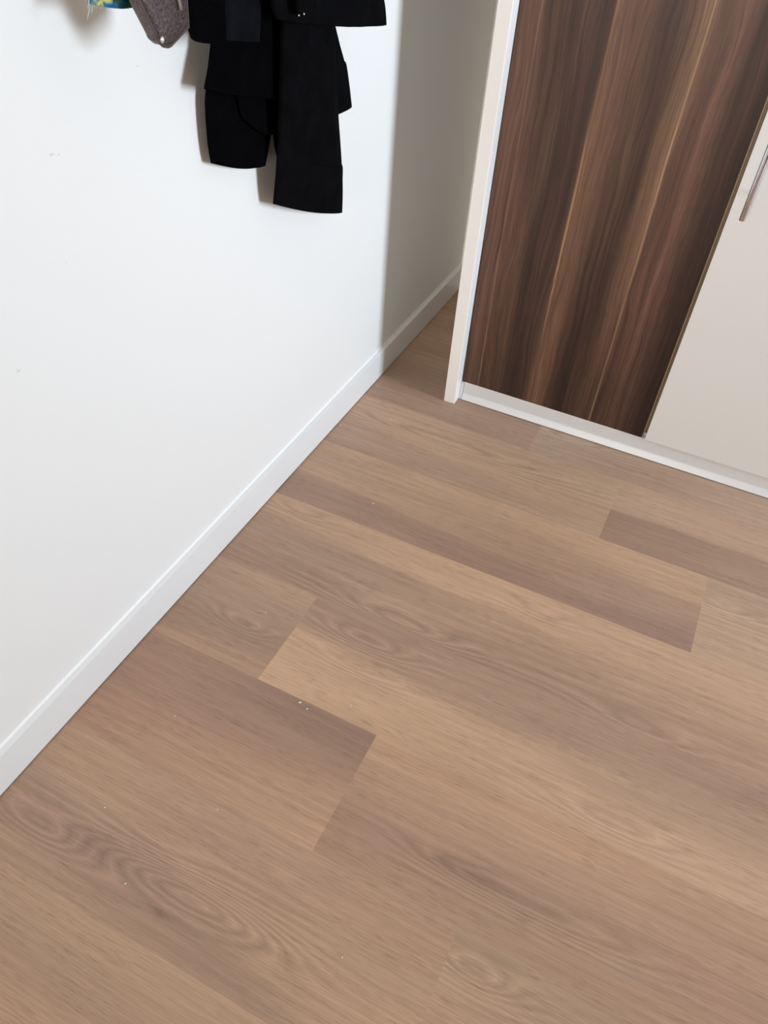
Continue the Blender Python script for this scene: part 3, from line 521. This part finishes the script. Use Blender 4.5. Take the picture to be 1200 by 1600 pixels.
t = thing('handbag', (.078, -.76, .87), 'brown metallic leather bag corner hanging between the printed scarf and black jacket', 'bag')
def pouch(outline, thick):
    bm = bmesh.new(); xc = outline[0][0]
    P = [np.array(p) for p in outline]
    # rounded outline, pillowed front and back
    pts = []
    nP = len(P)
    for i in range(nP):
        for s in range(5): pts.append(P[i] * (1 - s / 5) + P[(i + 1) % nP] * (s / 5))
    c = sum(pts) / len(pts); layers = []
    for sgn in (1, -1):
        for sc, dx in ((1.0, .35), (.985, .75), (.955, .95), (.86, 1.08), (.55, 1.2), (.2, 1.25)):
            layers.append((sgn, [bm.verts.new((xc + sgn * thick * dx, c[1] + (p[1] - c[1]) * sc, c[2] + (p[2] - c[2]) * sc)) for p in pts]))
    m = len(pts); Fr = [l for s, l in layers if s == 1]; Bk = [l for s, l in layers if s == -1]
    for S in (Fr, Bk):
        for a, b in zip(S, S[1:]):
            for k in range(m): bm.faces.new((a[k], a[(k + 1) % m], b[(k + 1) % m], b[k]))
        bm.faces.new(S[-1])
    for k in range(m): bm.faces.new((Fr[0][k], Fr[0][(k + 1) % m], Bk[0][(k + 1) % m], Bk[0][k]))
    return bm
bg = bm_obj('bag_body', pouch(BAG, .009), M_leather, None, True)
edge = [Vector(BAG[i]) + Vector((.006, 0, 0)) for i in (11, 10, 9, 8, 7, 6, 5, 4, 3, 2)]
sp = []
for a, b in zip(edge, edge[1:]): sp += [a.lerp(b, k / 4) for k in range(4)]
pp = bm_obj('piping', tube_bm(sp, .0019, 10), M_piping, None, True)
bms = bmesh.new(); bmesh.ops.create_uvsphere(bms, u_segments=16, v_segments=10, radius=.0026, matrix=Matrix.Translation(STUD) @ Matrix.Diagonal((.6, 1, 1.2, 1)))
sd_ = bm_obj('stud', bms, M_stud, None, True); sd_['label'] = 'shiny silver stud'
strap = bm_obj('strap', tube_bm(CORD, .0014, 10), mat('olive_grey_cord', (120, 120, 104), .7), None, True)
hang(t, [bg, pp, sd_, strap])
t = thing('scarf', (.05, -.83, .90), 'colourful printed scarf with pale fringe at the top left of the wall', 'scarf')
bmf = bmesh.new()
for a, b in FR:
    a = Vector(a); b = Vector(b); mid = a.lerp(b, .5) + Vector((.001, random.uniform(-.0015, .0015), 0))
    tube_bm([a + Vector((0, 0, .006)), a, mid, b], .0006, 6, bmf, [1, 1, .8, .35])
fr = bm_obj('fringe', bmf, M_fringe, None, True)
hang(t, [loft('scarf_cloth', G['scarf'], M_scarf, .35, 5, 14.0, n=24), fr])

# coat rack above the picture that carries the clothes
t = thing('coat_rack', (.01, -.6, 1.42), 'white wall rack with hooks above the hanging clothes', 'coat rack')
parts = [bm_obj('rack_board', box_bm(XW + .0003, .012, -.98, -.28, 1.38, 1.46, .002, 2), M_frame)]
for y in (-.88, -.77, -.66, -.55, -.44, -.36):
    parts.append(bm_obj('hook', tube_bm([(.011, y, 1.43), (.04, y, 1.425), (.065, y, 1.41), (.078, y, 1.425), (.082, y, 1.445)], .004, 10), M_chrome, None, True))
hang(t, parts)

# ------------------------------------------------------------------ crumbs on the floor
where = ['pale crumb on the floor near the baseboard, furthest from the lower plank joints', 'largest pale crumb on the plank seam in the middle of the floor',
 'small pale crumb just beside the largest crumb on the seam', 'pale crumb to the right of the two crumbs on the middle seam', 'tiny crumb on the plank left of the two crumbs on the middle seam',
 'tiny crumb on the short plank just above its end joint', 'tiny crumb on the light plank just right of the short plank joint', 'tiny crumb on the lower left plank closest to the baseboard',
 'tiny crumb left of centre in the dark grain of the lowest left plank', 'tiny crumb near the bottom of the floor, lowest of all', 'tiny crumb in the lower left, between baseboard crumb and plank joint', 'small chip of caulk lying against the baseboard foot']
for (x, y, s), lb in zip(CR, where):
    bm = bmesh.new(); bmesh.ops.create_icosphere(bm, subdivisions=2, radius=1)
    for v in bm.verts:
        k = 1 + .45 * mnoise.noise(v.co * 1.7 + Vector((x * 90, y * 70, 0))); v.co = Vector((v.co.x * s * 1.5 * k, v.co.y * s * .9 * k, v.co.z * s * .6 * k))
    zmin = min(v.co.z for v in bm.verts)
    for v in bm.verts: v.co.z -= zmin
    o = bm_obj('crumb', bm, M_crumb, None, True); o.location = (max(x, .003), y, .0); o.rotation_euler = (0, 0, random.uniform(0, 3))
    tag(o, lb, 'crumb', 'crumbs scattered on the floor')
